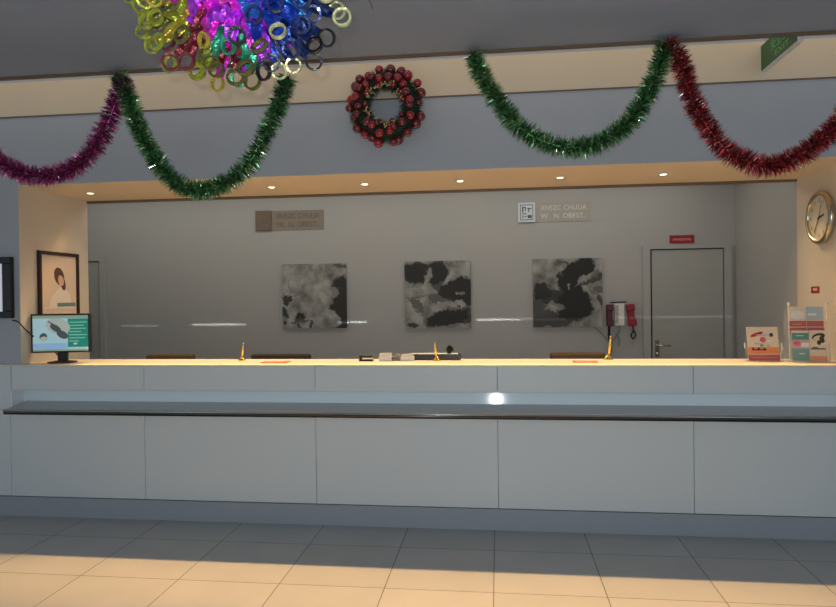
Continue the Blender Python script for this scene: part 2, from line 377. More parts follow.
# ------------------------------------------------------------------ christmas wreath
wr = thing('hanging_wreath', 'round wreath of red baubles and dark greenery on the fascia', 'wreath', (-.745, 4.46, 2.908))
b = MB(); rnd = random.Random(11)
for i in range(6500):
    th = rnd.random()*2*PI; ph = rnd.random()*2*PI
    c = Vector((math.cos(th), 0, math.sin(th))); o = c*.18
    u = c*math.cos(ph)+Vector((0, 1, 0))*math.sin(ph); tt = Vector((-math.sin(th), 0, math.cos(th)))
    r = rnd.uniform(.055, .098); tip = o+u*r+tt*rnd.uniform(-.03, .03); tip.y = min(tip.y, .08)
    sd = (tt if rnd.random() < .5 else u.cross(tt))*.005
    v = [b.bm.verts.new(x) for x in (o+u*.02-sd, o+u*.02+sd, tip)]
    b.bm.faces.new(v)
b.build('greenery', mat('dark_fir_green', (.02, .075, .03), .55, island=.7), wr)
b = MB(); b.tube([(math.cos(2*PI*k/40)*.18, 0, math.sin(2*PI*k/40)*.18) for k in range(40)], .05, 10, closed=True, cap=False); b.build('ring_core', mat('dark_green_core', (.012, .035, .014), .8), wr)
bm_red = mat('red_bauble', (.30, .006, .018), .25, .1, coat=.8); bm_dk = mat('dark_red_bauble', (.15, .005, .012), .25, .1, coat=.8); [m_.node_tree.nodes['Principled BSDF'].inputs['Coat Roughness'].__setattr__('default_value', .22) for m_ in (bm_red, bm_dk)]; bm_mt = mat('matt_red_bauble', (.40, .02, .02), .5)
proto = {}
def bauble(p, r, m):
    if (m.name,) not in proto:
        o = MB().sphere((0, 0, 0), 1, sub=3).build('bauble', m, wr); proto[(m.name,)] = o
    else:
        o = proto[(m.name,)].copy(); COL.objects.link(o); o.parent = wr
    o.location = p; o.scale = (r, r, r)
for i in range(22):
    a = 2*PI*(i+rnd.uniform(-.3, .3))/22; q = rnd.uniform(.222, .262)
    bauble((q*math.cos(a), -.03+rnd.uniform(-.02, .02), q*math.sin(a)), rnd.uniform(.028, .036), rnd.choice([bm_red, bm_red, bm_dk, bm_dk, bm_mt]))
for i in range(20):
    a = 2*PI*(i+.4+rnd.uniform(-.3, .3))/20; q = rnd.uniform(.165, .205)
    bauble((q*math.cos(a), -.082+rnd.uniform(-.015, .01), q*math.sin(a)), rnd.uniform(.024, .031), rnd.choice([bm_red, bm_red, bm_dk]))
for i in range(10):
    a = 2*PI*(i+rnd.uniform(-.3, .3))/10; q = rnd.uniform(.125, .14)
    bauble((q*math.cos(a), -.065, q*math.sin(a)), rnd.uniform(.018, .023), rnd.choice([bm_red, bm_dk, bm_dk]))
bmat = mat('gold_berries', (.75, .48, .22), .3, .5, island=.4)
for a0 in (1.9, 1.3, 2.5, 3.6, 4.5, 5.0, .5):
    b = MB()
    b.tube([(.13*math.cos(a0+t), -.068, .13*math.sin(a0+t)) for t in (-.25, -.12, 0, .12, .25)], .003, 5)
    for j in range(14):
        t = -.25+.5*j/13; rr = .13+rnd.gauss(0, .014); q = Vector((rr*math.cos(a0+t), -.075+rnd.gauss(0, .008), rr*math.sin(a0+t)))
        b.tube([(.13*math.cos(a0+t), -.068, .13*math.sin(a0+t)), q], .0015, 4).sphere(q, rnd.uniform(.0045, .0075), sub=1)
    b.build('berry_sprig', bmat, wr)

# ------------------------------------------------------------------ foil lantern (burst of foil tubes with ring tips)
lc = Vector((-.765, 1.95, 2.585))
ln = thing('foil_lantern', 'shiny magenta, gold and blue foil burst lantern with ring tips', 'lantern', lc)
fm = {k: mat('foil_'+k, c, .28, .55, noise_amt=.75, nscale=42, coat=1, bump=1.0, spec=1) for k, c in dict(
    magenta=(.98, .03, .75), pink=(.98, .14, .66), violet=(.55, .05, .95), blue=(.012, .08, .55), navy=(.006, .03, .16), azure=(.01, .22, .60),
    gold=(.62, .48, .03), lime=(.42, .50, .03), olive=(.16, .16, .02), red=(.24, .02, .03), pale=(.85, .88, .42), green=(.02, .40, .20), black=(.008, .010, .014)).items()}
rnd = random.Random(21)
# crumpled core
c = MB(); q = bmesh.ops.create_icosphere(c.bm, subdivisions=5, radius=.2)
for v in c.bm.verts:
    n = v.co.normalized(); r = .215+.05*noise.noise(n*5)+.035*noise.noise(n*13+Vector((3, 1, 2)))-.03*abs(noise.noise(n*22))
    v.co = n*r
for f in c.bm.faces:
    d = f.calc_center_median().normalized()
    f.material_index = 0 if d.x < .22 else (1 if d.x < .5 else 2)
c.build('foil_core', [fm['magenta'], fm['violet'], fm['blue']], ln)
MB().tube([(0, 0, .17), (.004, 0, .30), (0, 0, 3.035-lc.z)], .005, 8).build('hanging_cord', M['blackm'], ln)
MB().tube([(.34, -.02, .03), (.365, .02, -.03), (.395, .05, -.10)], .0012, 5).build('thread', M['blackm'], ln)
MB().lathe([(0, .06), (.05, .055), (.055, 0), (0, 0)], 20, Matrix.Translation((0, 0, 3.035-.06-lc.z))).build('cap', fm['gold'], ln)
def petal(d, L, w, ringr, m1, m2, roll, r0=.11):
    """folded foil tongue whose tip curls into a ring"""
    d = d.normalized(); s = d.cross(Vector((0, -1, .15)))
    s = s.normalized() if s.length > .2 else Vector((1, 0, 0))
    s = (Matrix.Rotation(roll, 3, d) @ s).normalized(); n = d.cross(s)
    b = MB(); K = 7; prev = None
    for i in range(K+1):
        t = i/K; c0 = d*(r0+(L-r0)*t)+n*(.012*math.sin(t*9)+rnd.gauss(0, .006)); ww = w*(1-.55*t)*(.6+.4*math.sin(PI*min(1, t*1.6+.2)))
        row = [b.bm.verts.new(c0-s*ww+n*rnd.gauss(0, .011)), b.bm.verts.new(c0-s*ww*.35+n*.012*(1-t)), b.bm.verts.new(c0+s*ww*.35-n*.012*(1-t)), b.bm.verts.new(c0+s*ww+n*rnd.gauss(0, .011))]
        if prev:
            for j in range(3): b.bm.faces.new((prev[j], prev[j+1], row[j+1], row[j]))
        prev = row
    if ringr:
        cc = d*(L+ringr*.9); K = 18; A = []
        # ring of curled ribbon: seen face-on from the front when possible
        ax = Vector((rnd.gauss(0, .3), -1, rnd.gauss(0, .3))); u = (d-ax*d.dot(ax)/ax.length_squared)
        if u.length < .25: u = Vector((1, 0, .3))
        u.normalize(); v_ = ax.normalized().cross(u)
        for i in range(K):
            an = 2*PI*i/K; e1 = u*math.cos(an)+v_*math.sin(an)
            A.append([b.bm.verts.new(cc+e1*ringr*q1+ax.normalized()*q2) for q1, q2 in ((1, -.006), (1, .006), (.76, .005), (.76, -.005))])
        for i in range(K):
            P, Q = A[i], A[(i+1) % K]
            for j in range(4):
                f = b.bm.faces.new((P[j], P[(j+1) % 4], Q[(j+1) % 4], Q[j])); f.material_index = 1; f.smooth = False
    b.build('foil_tongue', [fm[m1], fm[m2]], ln)
# tongues: fibonacci directions, none through the cord
dirs = []
for i in range(250):
    z = 1-2*(i+.5)/250; th = i*PI*(3-math.sqrt(5)); rr = math.sqrt(1-z*z)
    d = Vector((rr*math.cos(th), rr*math.sin(th), z))
    if d.z > .42 or d.y > .18: continue
    dirs.append(d)
dirs.sort(key=lambda d: d.z)
for d in dirs[:98]:
    fx = d.x+rnd.gauss(0, .06); flat_r = math.hypot(d.x, d.z)
    if flat_r < .78 and d.y < 0:
        if d.z < -.6 and rnd.random() < .6: m1 = rnd.choice(['red', 'violet', 'magenta', 'olive'])
        elif fx < -.50: m1 = rnd.choice(['gold', 'olive', 'red', 'magenta'])
        elif fx < .34: m1 = rnd.choice(['magenta', 'pink', 'magenta', 'pink', 'violet'])
        else: m1 = rnd.choice(['blue', 'azure', 'blue', 'navy', 'violet'])
        ring = rnd.random() < (.5 if flat_r > .64 else 0)
        m2 = rnd.choice(['lime', 'gold', 'olive', 'green']) if fx < .25 else rnd.choice(['pale', 'navy', 'black'])
        petal(d, rnd.uniform(.27, .315), rnd.uniform(.055, .075), rnd.uniform(.021, .027) if ring else 0, m1, m2, rnd.uniform(-.8, .8), .15)
    else:
        if fx < -.40: m1, m2 = rnd.choice([('lime', 'lime'), ('gold', 'lime'), ('olive', 'gold'), ('red', 'red'), ('olive', 'lime')])
        elif fx < .2: m1, m2 = rnd.choice([('magenta', 'gold'), ('red', 'olive'), ('red', 'olive'), ('violet', 'green'), ('olive', 'gold'), ('green', 'olive')])
        elif fx < .42: m1, m2 = rnd.choice([('violet', 'black'), ('blue', 'olive'), ('blue', 'pale')])
        else: m1, m2 = rnd.choice([('blue', 'pale'), ('navy', 'black'), ('azure', 'navy'), ('blue', 'navy'), ('navy', 'pale')])
        petal(d, rnd.uniform(.27, .325), rnd.uniform(.042, .056), rnd.uniform(.023, .029), m1, m2, rnd.uniform(-.5, .5))

# ------------------------------------------------------------------ exit sign (edge-on to the wall)
ex = thing('exit_sign', 'green lit emergency exit sign jutting from the fascia', 'sign', (1.735, 4.546, 3.04))
MB().box(-.02, .012, -.52, 0, 0, .172, .004).build('housing', M['white'], ex)
MB().box(-.024, -.0195, -.515, -.005, .006, .166).build('green_face', M['green_exit'], ex)
T = Matrix.Translation((-.0246, -.26, .086)) @ Matrix(((0, 0, -1, 0), (-1, 0, 0, 0), (0, 1, 0, 0), (0, 0, 0, 1)))
MB().text('安全出口', T @ Matrix.Translation((.06, .022, 0)), .085, .32).text('EXIT', T @ Matrix.Translation((.06, -.045, 0)), .05, .2).build('lettering', M['exit_text'], ex)

# ------------------------------------------------------------------ wall clock on the right side wall
ck = thing('wall_clock', 'round gold rimmed wall clock on the cream side wall', 'clock', (RX, 4.965, 2.13))
TR = Matrix(((0, 0, -1, 0), (-1, 0, 0, 0), (0, 1, 0, 0), (0, 0, 0, 1)))          # local xy -> wall plane facing -X
MB().lathe([(0, 0), (.172, 0), (.186, .012), (.188, .03), (.178, .046), (.162, .048), (.154, .036), (.154, .03)], 48, TR).build('rim', M['goldrim'], ck)
MB().lathe([(0, .03), (.156, .03)], 48, TR, smooth=False).build('dial', M['dial'], ck)
nb = MB()
for h_ in range(1, 13):
    a = PI/2-h_*PI/6; nb.text(str(h_), TR @ Matrix.Translation((.125*math.cos(a), .125*math.sin(a), .0315)), .038)
nb.build('numerals', M['blackm'], ck)
def hand(name, ang, L, w):
    MB().box(-w, w, -.02, L, .033, .035, mat=TR @ Matrix.Rotation(-math.radians(ang), 4, 'Z')).build(name, M['blackm'], ck)
hand('minute_hand', 215, .115, .004); hand('hour_hand', 78, .075, .0055); hand('second_hand', 20, .12, .0015)
st = thing('wall_sticker', 'small red sticker on the cream wall below the clock', 'sticker', (RX, 5.095, 1.625))
MB().box(-.0025, 0, -.062, .062, -.024, .024).build('red_card', M['redsign'], st)
MB().box(-.0035, -.0024, -.03, .03, -.006, .012).build('white_mark', M['pinktext'], st)

# ------------------------------------------------------------------ poster on the left side wall, display on the front wall
po = thing('framed_poster', 'dark wood framed poster of a dark-haired person on cream wall', 'picture', (LX, 4.98, 1.36))
TL = Matrix(((0, 0, 1, 0), (1, 0, 0, 0), (0, 1, 0, 0), (0, 0, 0, 1)))             # local xy -> wall plane facing +X
f = MB()
for a, b_, c0, c1 in ((-.245, .245, 0, .028), (-.245, .245, .617, .645), (-.245, -.217, .028, .617), (.217, .245, .028, .617)):
    f.box(a, b_, c0, c1, 0, .025, .003, mat=TL)
f.build('frame', M['wood'], po)
pp = [mat('poster_paper', (.72, .58, .46), .5), mat('poster_hair', (.10, .055, .035), .5), mat('poster_skin', (.70, .48, .36), .5), mat('poster_shirt', (.80, .72, .64), .5), mat('poster_band', (.16, .26, .22), .5), mat('poster_white', (.8, .78, .7), .5)]
p = MB(); p.box(-.22, .22, .02, .625, .001, .012, mat=TL)
def flat(mb, pts, z, mi, T): mb.quad([T @ Vector((x, y, z)) for x, y in pts], mi)
def ell(cx, cy, rx, ry, n=24, a=0): return [(cx+rx*math.cos(t)*math.cos(a)-ry*math.sin(t)*math.sin(a), cy+rx*math.cos(t)*math.sin(a)+ry*math.sin(t)*math.cos(a)) for t in [2*PI*k/n for k in range(n)]]
flat(p, [(-.13, .20), (.16, .20), (.13, .30), (.07, .36), (.0, .36), (-.09, .29)], .0125, 3, TL)
flat(p, ell(.0, .45, .058, .075, a=.5), .0128, 1, TL); flat(p, ell(.045, .395, .03, .062, a=.3), .013, 1, TL)
flat(p, ell(.02, .415, .034, .045, a=.4), .0135, 2, TL)
flat(p, [(-.03, .205), (.2, .205), (.2, .235), (-.03, .235)], .014, 4, TL); flat(p, [(-.17, .19), (.2, .19), (.2, .20), (-.17, .20)], .0142, 5, TL)
flat(p, ell(-.1, .05, .04, .03), .0142, 4, TL)
p.build('print', pp, po)
tv = thing('wall_display', 'black framed display on the grey wall at the left edge', 'display', (-3.93, FY, 1.486))
f = MB()
for a, b_, c0, c1 in ((-.34, .34, 0, .05), (-.34, .34, .405, .455), (-.34, -.27, .05, .405), (.27, .34, .05, .405)): f.box(a, b_, -.04, 0, c0, c1, .004)
f.build('frame', M['black'], tv)
MB().box(-.272, .272, -.036, 0, .048, .407).build('screen', mat('pale_screen', (.66, .70, .78), .3, emis=.35), tv)

# ------------------------------------------------------------------ computer monitor
mo = thing('computer_monitor', 'black computer monitor on the counter left end, screen lit', 'monitor', (-3.325, 4.70, 1.137), math.radians(14))
mo.scale = (.885, 1, 1)
MB().box(-.243, .243, -.012, .022, .078, .375, .006).build('housing', M['black'], mo)
scm = [mat('screen_blue', (.42, .66, .72), .3, emis=.35), mat('screen_sky', (.30, .52, .80), .3, emis=.35), mat('screen_green', (.01, .26, .18), .3, emis=.35), mat('screen_dark', (.10, .11, .12), .3, emis=.2),
       mat('screen_grey', (.48, .55, .52), .3, emis=.3), mat('screen_line', (.22, .55, .45), .3, emis=.35), mat('screen_bar', (.30, .42, .30), .3, emis=.3)]
TS = Matrix(((1, 0, 0, 0), (0, 0, -1, -.0125), (0, 1, 0, .09), (0, 0, 0, 1)))
s = MB(); W, H = .226, .272
def rq(x0, x1, y0, y1, z, mi): flat(s, [(x0, y0), (x1, y0), (x1, y1), (x0, y1)], z, mi, TS)
rq(-W, W, 0, H, 0, 0); rq(-W, W, H-.022, H, .0003, 6); rq(.06, W, .03, H-.025, .0003, 2); rq(-W, .06, .012, .06, .0003, 1)
flat(s, ell(-.02, .19, .10, .06, a=-.2), .0004, 4, TS)
flat(s, ell(-.04, .175, .05, .024, a=-.5), .0006, 3, TS); flat(s, ell(.015, .125, .05, .028, a=-.4), .0006, 3, TS); flat(s, ell(-.14, .11, .032, .028, a=.4), .0006, 3, TS)
flat(s, ell(-.135, .095, .03, .018), .0008, 4, TS); flat(s, [(-.10, .232), (-.03, .195), (-.04, .185), (-.105, .226)], .0008, 3, TS)
for i in range(7):
    y = .215-i*.024; rq(.07, .07+[.15, .12, .14, .10, .145, .13, .08][i], y, y+.008, .0006, 5)
rq(-W, W, 0, .012, .0005, 6)
flat(s, ell(.12, .055, .018, .008), .0006, 0, TS)
s.build('screen', scm, mo)
MB().lathe([(0, 0), (.006, 0), (.006, .004), (0, .004)], 12, Matrix.Translation((.225, -.012, .072)) @ Matrix.Rotation(PI/2, 4, 'X')).build('power_button', M['steel'], mo)
MB().box(-.04, .045, .01, .035, .01, .10, .006).build('neck', M['black'], mo)
MB().lathe([(0, 0), (.12, 0), (.118, .008), (.06, .016), (0, .017)], 32, Matrix.Translation((0, .015, 0)) @ Matrix.Diagonal((1, .8, 1, 1))).build('base', mat('dark_brown_base', (.05, .02, .015), .3), mo)
cd = MB().tube(catmull([(-3.60, 4.535, 1.47), (-3.545, 4.53, 1.455), (-3.515, 4.56, 1.40), (-3.51, 4.66, 1.33), (-3.48, 4.77, 1.26), (-3.42, 4.80, 1.18), (-3.37, 4.80, 1.148), (-3.33, 4.76, 1.15)]), .005, 8).build('power_cord', M['blackm'], mo)
bpy.context.view_layer.update(); cd.matrix_parent_inverse = mo.matrix_world.inverted()

# ------------------------------------------------------------------ pens in gold stands
ps = thing('desk_pen', 'gold desk pen upright in its stand', 'pen', (0, 0, 0), 0, 'gold desk pens on the counter')
MB().lathe([(0, 0), (.030, 0), (.030, .006), (.018, .016), (.012, .028), (.009, .03), (0, .03)], 24).build('stand', M['gold'], ps)
MB().lathe([(0, .022), (.004, .024), (.008, .05), (.0095, .085), (.007, .12), (.004, .142), (0, .148)], 16, Matrix.Rotation(math.radians(7), 4, 'Y')).build('pen', M['gold'], ps)
for i, (x, y, s_, tl, lab) in enumerate([(-1.955, 4.87, .93, 6, 'gold desk pen in a round stand, leftmost, between two chairs'),
                                     (-.452, 4.835, 1.0, 4, 'gold desk pen in a round stand, mid counter in front of the document tray'),
                                     (.79, 4.93, 1.2, 12, 'taller gold desk pen on the counter below the red telephones')]):
    o = ps if i == 0 else copy_tree(ps)
    o.location = (x, y, 1.137); o.scale = (s_,)*3; o.rotation_euler = (0, 0, tl); o['label'] = lab

# ------------------------------------------------------------------ small things on the counter
for x, y, w_, rz, lab in ((-1.635, 4.72, .20, .03, 'flat red card lying on the counter, left of the stapler'), (.603, 4.75, .17, -.04, 'flat red card lying on the counter, right, near the tall gold pen')):
    o = thing('counter_card', lab, 'card', (x, y, 1.137), rz, 'red cards on the counter')
    MB().box(-w_/2, w_/2, -.06, .06, 0, .004, .001).build('card', M['redcard'], o)
    b = MB()
    for j in range(3): b.box(-w_*.38, w_*.2+j*.01, -.035+j*.03, -.022+j*.03, .004, .0046)
    b.build('printed_lines', M['pinktext'], o)
o = thing('stapler', 'small black stapler on the counter, left of the white card boxes', 'stapler', (-.975, 4.82, 1.137))
MB().box(-.052, .052, -.02, .02, 0, .012, .003).build('base', M['black'], o)
MB().box(-.05, .045, -.014, .014, .026, .042, .005).box(-.05, -.028, -.016, .016, .01, .045, .004).build('arm', M['black'], o)
MB().box(-.05, .05, -.011, .011, .013, .025).build('magazine', M['steel'], o)
for x, tilt, lab in ((-.832, 0, 'left white card box on the counter beside the grey tape dispenser'), (-.668, .0, 'right white card box with slanted top, beside the black tray')):
    o = thing('card_box', lab, 'box', (x, 4.84, 1.137), 0, 'white card boxes on the counter')
    b = MB(); b.box(-.048, .048, -.03, .03, 0, .034, .002)
    b.build('tray', M['white'], o)
    b = MB()
    for j in range(8): b.box(-.043, .043, -.024+j*.0065, -.0205+j*.0065, .03, .05+j*.001 - (0.006 if x > -.7 else 0), mat=Matrix.Rotation(-.12 if x > -.7 else 0, 4, 'Y'))
    b.build('cards', mat('white_cards_%d' % (x > -.7), (.80, .74, .64), .6), o)
o = thing('tape_dispenser', 'small grey tape dispenser between the two white card boxes', 'tape dispenser', (-.75, 4.85, 1.137))
MB().box(-.03, .03, -.02, .02, 0, .018, .004).box(-.03, -.018, -.018, .018, .01, .034, .003).build('body', M['grey'], o)
MB().lathe([(.010, -.009), (.021, -.009), (.021, .009), (.010, .009), (.010, -.009)], 24, Matrix.Translation((.004, 0, .030)) @ Matrix.Rotation(PI/2, 4, 'X')).build('tape_roll', mat('tape_amber', (.40, .36, .28), .3), o)
o = thing('document_tray', 'low black document tray with pale papers at counter back', 'tray', (-.462, 4.925, 1.137))
MB().box(-.18, .18, -.04, .045, 0, .004).box(-.18, .18, -.045, -.04, 0, .042).box(-.18, .18, .045, .05, 0, .042).box(-.18, -.175, -.04, .045, 0, .042).box(.175, .18, -.04, .045, 0, .042).build('tray', M['black'], o)
MB().box(-.19, .16, -.038, .043, .0385, .047).build('papers', mat('pale_papers', (.68, .64, .56), .6), o)
o = thing('small_plant', 'tiny dark green plant in a black pot on the document tray', 'plant', (-.365, 4.92, 1.184))
MB().lathe([(0, 0), (.014, 0), (.018, .018), (.016, .018), (.014, .015), (0, .015)], 20).build('pot', M['black'], o)
b = MB(); rnd = random.Random(4)
for i in range(120):
    a = rnd.random()*2*PI; el = rnd.uniform(.1, 1.5); r = rnd.uniform(.012, .042); d = Vector((math.cos(a)*math.cos(el), math.sin(a)*math.cos(el), math.sin(el)*1.25))
    p0 = Vector((0, 0, .018)); tip = p0+d*r; sd = d.cross(Vector((rnd.random(), rnd.random(), .3))).normalized()*.006; md = p0+d*r*.6
    b.quad([p0+d*r*.15, md+sd, tip, md-sd])
b.build('leaves', mat('dark_leaf', (.03, .04, .015), .4, island=.6), o)

# leaflet holder with one orange leaflet
TP = Matrix(((1, 0, 0, 0), (0, 0, -1, 0), (0, 1, 0, 0), (0, 0, 0, 1)))        # local xy -> upright plane facing -Y
tiltm = Matrix.Rotation(-math.radians(12), 4, 'X')
o = thing('leaflet_holder', 'clear acrylic leaflet holder with orange leaflet, counter right', 'holder', (1.815, 4.80, 1.137))
MB().box(-.115, .115, .0, .004, .0, .16, mat=tiltm).box(-.115, .115, -.026, -.023, 0, .05, mat=tiltm).box(-.115, .115, -.026, .06, 0, .003).box(-.118, -.115, -.026, .004, 0, .12, mat=tiltm).box(.115, .118, -.026, .004, 0, .12, mat=tiltm).build('pocket', M['acrylic'], o)
MB().box(-.125, -.118, -.01, .004, .09, .125, .002, mat=tiltm).box(.118, .125, -.01, .004, .07, .125, .002, mat=tiltm).tube([(.122, 0, .09), (.128, .05, .05), (.128, .075, .002)], .004).build('clips', M['white'], o)
def leaflet(loc, w_, h_, tilt, shapes, mats, label):
    """thin folded leaflet, shapes = polygons (points, material index) printed on its front"""
    o = thing('leaflet', label, 'leaflet', loc, 0, 'leaflets on the counter right end')
    rx = Matrix.Rotation(-math.radians(tilt), 4, 'X')
    MB().box(-w_/2, w_/2, 0, .004, 0, h_, mat=rx).build('paper', mats[0], o)
    b = MB(); z = .0004
    for pts, mi in shapes:
        flat(b, [(x*w_, y*h_) for x, y in pts], z, mi, rx @ TP); z += .0002
    b.build('print', mats, o)
    return o
def rect(x0, x1, y0, y1): return [(x0, y0), (x1, y0), (x1, y1), (x0, y1)]
lm = [mat('leaflet_cream', (.80, .66, .46), .5), mat('leaflet_red', (.55, .02, .012), .5), mat('leaflet_orange', (.85, .30, .10), .5), mat('leaflet_teal', (.10, .30, .25), .5), mat('leaflet_black', (.05, .035, .03), .5),
      mat('leaflet_pink', (.75, .12, .22), .5), mat('leaflet_blue', (.45, .55, .56), .5), mat('leaflet_white', (.86, .82, .72), .5), mat('leaflet_green', (.22, .40, .22), .5), mat('leaflet_rose', (.62, .42, .36), .5)]
leaflet((1.812, 4.788, 1.141), .205, .235, 12, [(rect(-.5, .5, 0, .17), 1), (rect(-.5, .5, .17, .40), 2), (ell(-.18, .78, .22, .05, a=.3), 1), (ell(0, .62, .10, .08), 5), (ell(.02, .76, .25, .018), 6), (ell(.28, .76, .06, .06, a=.5), 4),
        (ell(-.05, .45, .06, .05), 8), (ell(.16, .42, .06, .05), 9), (ell(-.2, .50, .09, .03), 6), (ell(.2, .58, .09, .03), 7), (rect(-.38, .1, .30, .345), 1), (rect(-.36, -.3, .30, .39), 4), (rect(-.2, -.12, .3, .38), 4), (rect(0, .06, .3, .38), 4), (rect(-.4, .42, .19, .205), 0), (rect(-.36, .4, .08, .095), 2)], lm,
        'orange and red leaflet standing alone in the small clear holder')
# two-tier acrylic brochure rack
o = thing('brochure_rack', 'two-tier clear acrylic brochure rack at the counter right end', 'rack', (2.09, 4.80, 1.137))
b = MB(); b.box(-.125, .125, -.055, .075, .0005, .004)
b.box(-.105, .125, .07, .074, .01, .36, mat=Matrix.Rotation(-math.radians(5), 4, 'X'))
b.box(-.125, .125, -.052, -.049, .0, .12).box(-.125, .125, -.0, .003, .184, .27); b.box(-.125, .125, 0, .07, .184, .187)
for x in (-.127, -.001, .125): b.box(x, x+.002, -.05, .07, 0, .14); b.box(x, x+.002, 0, .07, .17, .29)
b.build('pockets', M['acrylic'], o)
for x in (-.128, .128): MB().tube([(x, -.045, .004), (x*.95, -.01, .385)], .005).sphere((x*.95, -.01, .392), .011).build('post', M['acrylic_post'], o)
leaflet((2.033, 4.755, 1.143), .11, .205, 4, [(rect(-.5, .5, 0, .30), 8), (rect(-.5, .5, .04, .42), 3), (rect(-.5, .5, .42, .70), 9), (rect(.05, .5, .46, .6), 7), (ell(-.2, .56, .2, .1), 5), (rect(-.5, .5, .70, .92), 3), (rect(-.1, .25, .22, .25), 7), (rect(-.25, .2, .82, .84), 7)], [lm[0], *lm[1:]],
        'teal and rose leaflet in the lower left pocket of the rack')
leaflet((2.147, 4.755, 1.143), .11, .205, 4, [(rect(-.5, .5, 0, .16), 2), (ell(.02, .80, .38, .11, a=.1), 4), (ell(-.02, .76, .26, .07, a=.1), 0), (ell(.22, .70, .16, .10, a=-.5), 4), (ell(.05, .60, .13, .08), 4), (rect(-.45, .40, .37, .42), 4), (ell(-.2, .42, .2, .04), 4), (rect(-.4, .4, .18, .2), 0)], lm,
        'cream leaflet with black swirl in the lower right pocket of the rack')
leaflet((2.042, 4.816, 1.3255), .11, .185, 6, [(rect(-.5, .5, 0, .22), 1), (rect(-.5, .5, .25, .46), 1), (rect(-.3, .2, .09, .13), 2), (rect(-.3, .25, .33, .36), 2), (ell(0, .68, .42, .16), 7)], lm,
        'red banded leaflet with cream top in the upper left pocket')
leaflet((2.155, 4.816, 1.3255), .11, .185, 6, [(rect(-.5, .5, 0, .22), 1), (rect(-.5, .5, .25, .46), 1), (rect(-.25, .3, .09, .12), 9), (rect(-.5, .5, .50, 1), 6), (rect(-.4, .1, .66, .74), 7)], lm,
        'red banded leaflet with pale blue top in the upper right pocket')

# ------------------------------------------------------------------ chairs behind the counter (their tops show over it)
ch = thing('office_chair', 'office chair', 'chair', (0, 0, 0), 0, 'office chairs behind the counter')
MB().box(-.25, .25, .0, .07, .62, 1.112, .02).build('backrest', M['chair'], ch)
MB().box(-.235, .235, .072, .085, .66, 1.08, .005).build('back_shell', M['chairb'], ch)
MB().box(-.24, .24, -.46, -.0, .43, .50, .02).build('seat', M['chairb'], ch)
MB().box(-.03, .03, .085, .10, .40, .80).box(-.03, .03, -.2, .10, .395, .425).build('back_bracket', M['black'], ch)
MB().lathe([(0, .12), (.035, .12), (.035, .28), (.022, .28), (.022, .42), (0, .42)], 16, Matrix.Translation((0, -.22, 0))).build('column', M['steel'], ch)
b = MB()
for k in range(5):
    a = 2*PI*k/5; b.tube([(0, -.22, .12), (.28*math.cos(a), -.22+.28*math.sin(a), .075)], [.025, .016])
b.build('star_base', M['black'], ch)
for k in range(5):
    a = 2*PI*k/5; MB().lathe([(0, -.02), (.03, -.02), (.03, .02), (0, .02)], 16, Matrix.Translation((.28*math.cos(a), -.22+.28*math.sin(a), .03)) @ Matrix.Rotation(PI/2, 4, 'X')).build('caster', M['black'], ch)
for s_ in (-1, 1): MB().tube([(s_*.2, -.1, .45), (s_*.28, -.1, .5), (s_*.28, -.1, .68), (s_*.28, -.3, .70)], .014).build('armrest', M['black'], ch)
for i, (x, s_, zz, lab) in enumerate([(-2.99, .92, 0, 'brown office chair behind the counter, leftmost, right of the monitor'), (-1.945, 1.1, 0, 'wide dark office chair behind the counter, right of the leftmost gold pen'),
                                   (.665, .92, .008, 'brown office chair behind the counter, below the rightmost painting')]):
    o = ch if i == 0 else copy_tree(ch)
    o.location = (x, 5.72, 0); o.scale = (s_, 1, 1.0+zz); o['label'] = lab
    if i == 1:
        for q in o.children:
            if q.name.startswith('backrest'): q.data = q.data.copy(); q.data.materials[0] = mat('dark_brown_leather', (.05, .032, .02), .5)

# ------------------------------------------------------------------ paintings on the back wall
def painting(x0, x1, z0, z1, blobs, lights, seed, label):
    cx, cz = (x0+x1)/2, (z0+z1)/2; w_, h_ = (x1-x0)/2, (z1-z0)/2
    o = thing('picture', label, 'painting', (cx, BY, cz), 0, 'ink paintings on the back wall')
    c = MB().box(-w_, w_, -.03, 0, -h_, h_, .002).build('canvas', ink_mat('ink_%d' % seed, blobs, lights, seed), o)
    return o
painting(-2.24, -1.557, 1.299, 1.968,
    [(.30, -.06, .14, .34, 4, .95), (.26, .2, .06, .1, 20, .6), (.32, -.30, .16, .1, 0, .95), (-.29, -.02, .05, .05, 30, .9), (-.31, -.17, .035, .08, 10, .9), (-.33, -.29, .02, .03, 0, .9), (-.16, -.22, .05, .05, -20, .95),
     (-.15, -.27, .10, .014, 5, .8), (-.15, -.31, .018, .06, 5, .85), (-.03, -.29, .02, .05, 0, .85), (-.17, .02, .05, .016, 20, .55), (-.27, .08, .008, .16, 3, .55), (.29, .31, .1, .02, 0, .8), (-.2, .33, .2, .012, 0, .4)],
    [(.21, -.24, .07, .1, 20, .9), (.26, .25, .09, .05, 0, .9), (.2, .04, .05, .06, 0, .5), (.22, -.31, .05, .03, 0, .6)], 1, 'pale square ink painting with black right edge, leftmost of three')
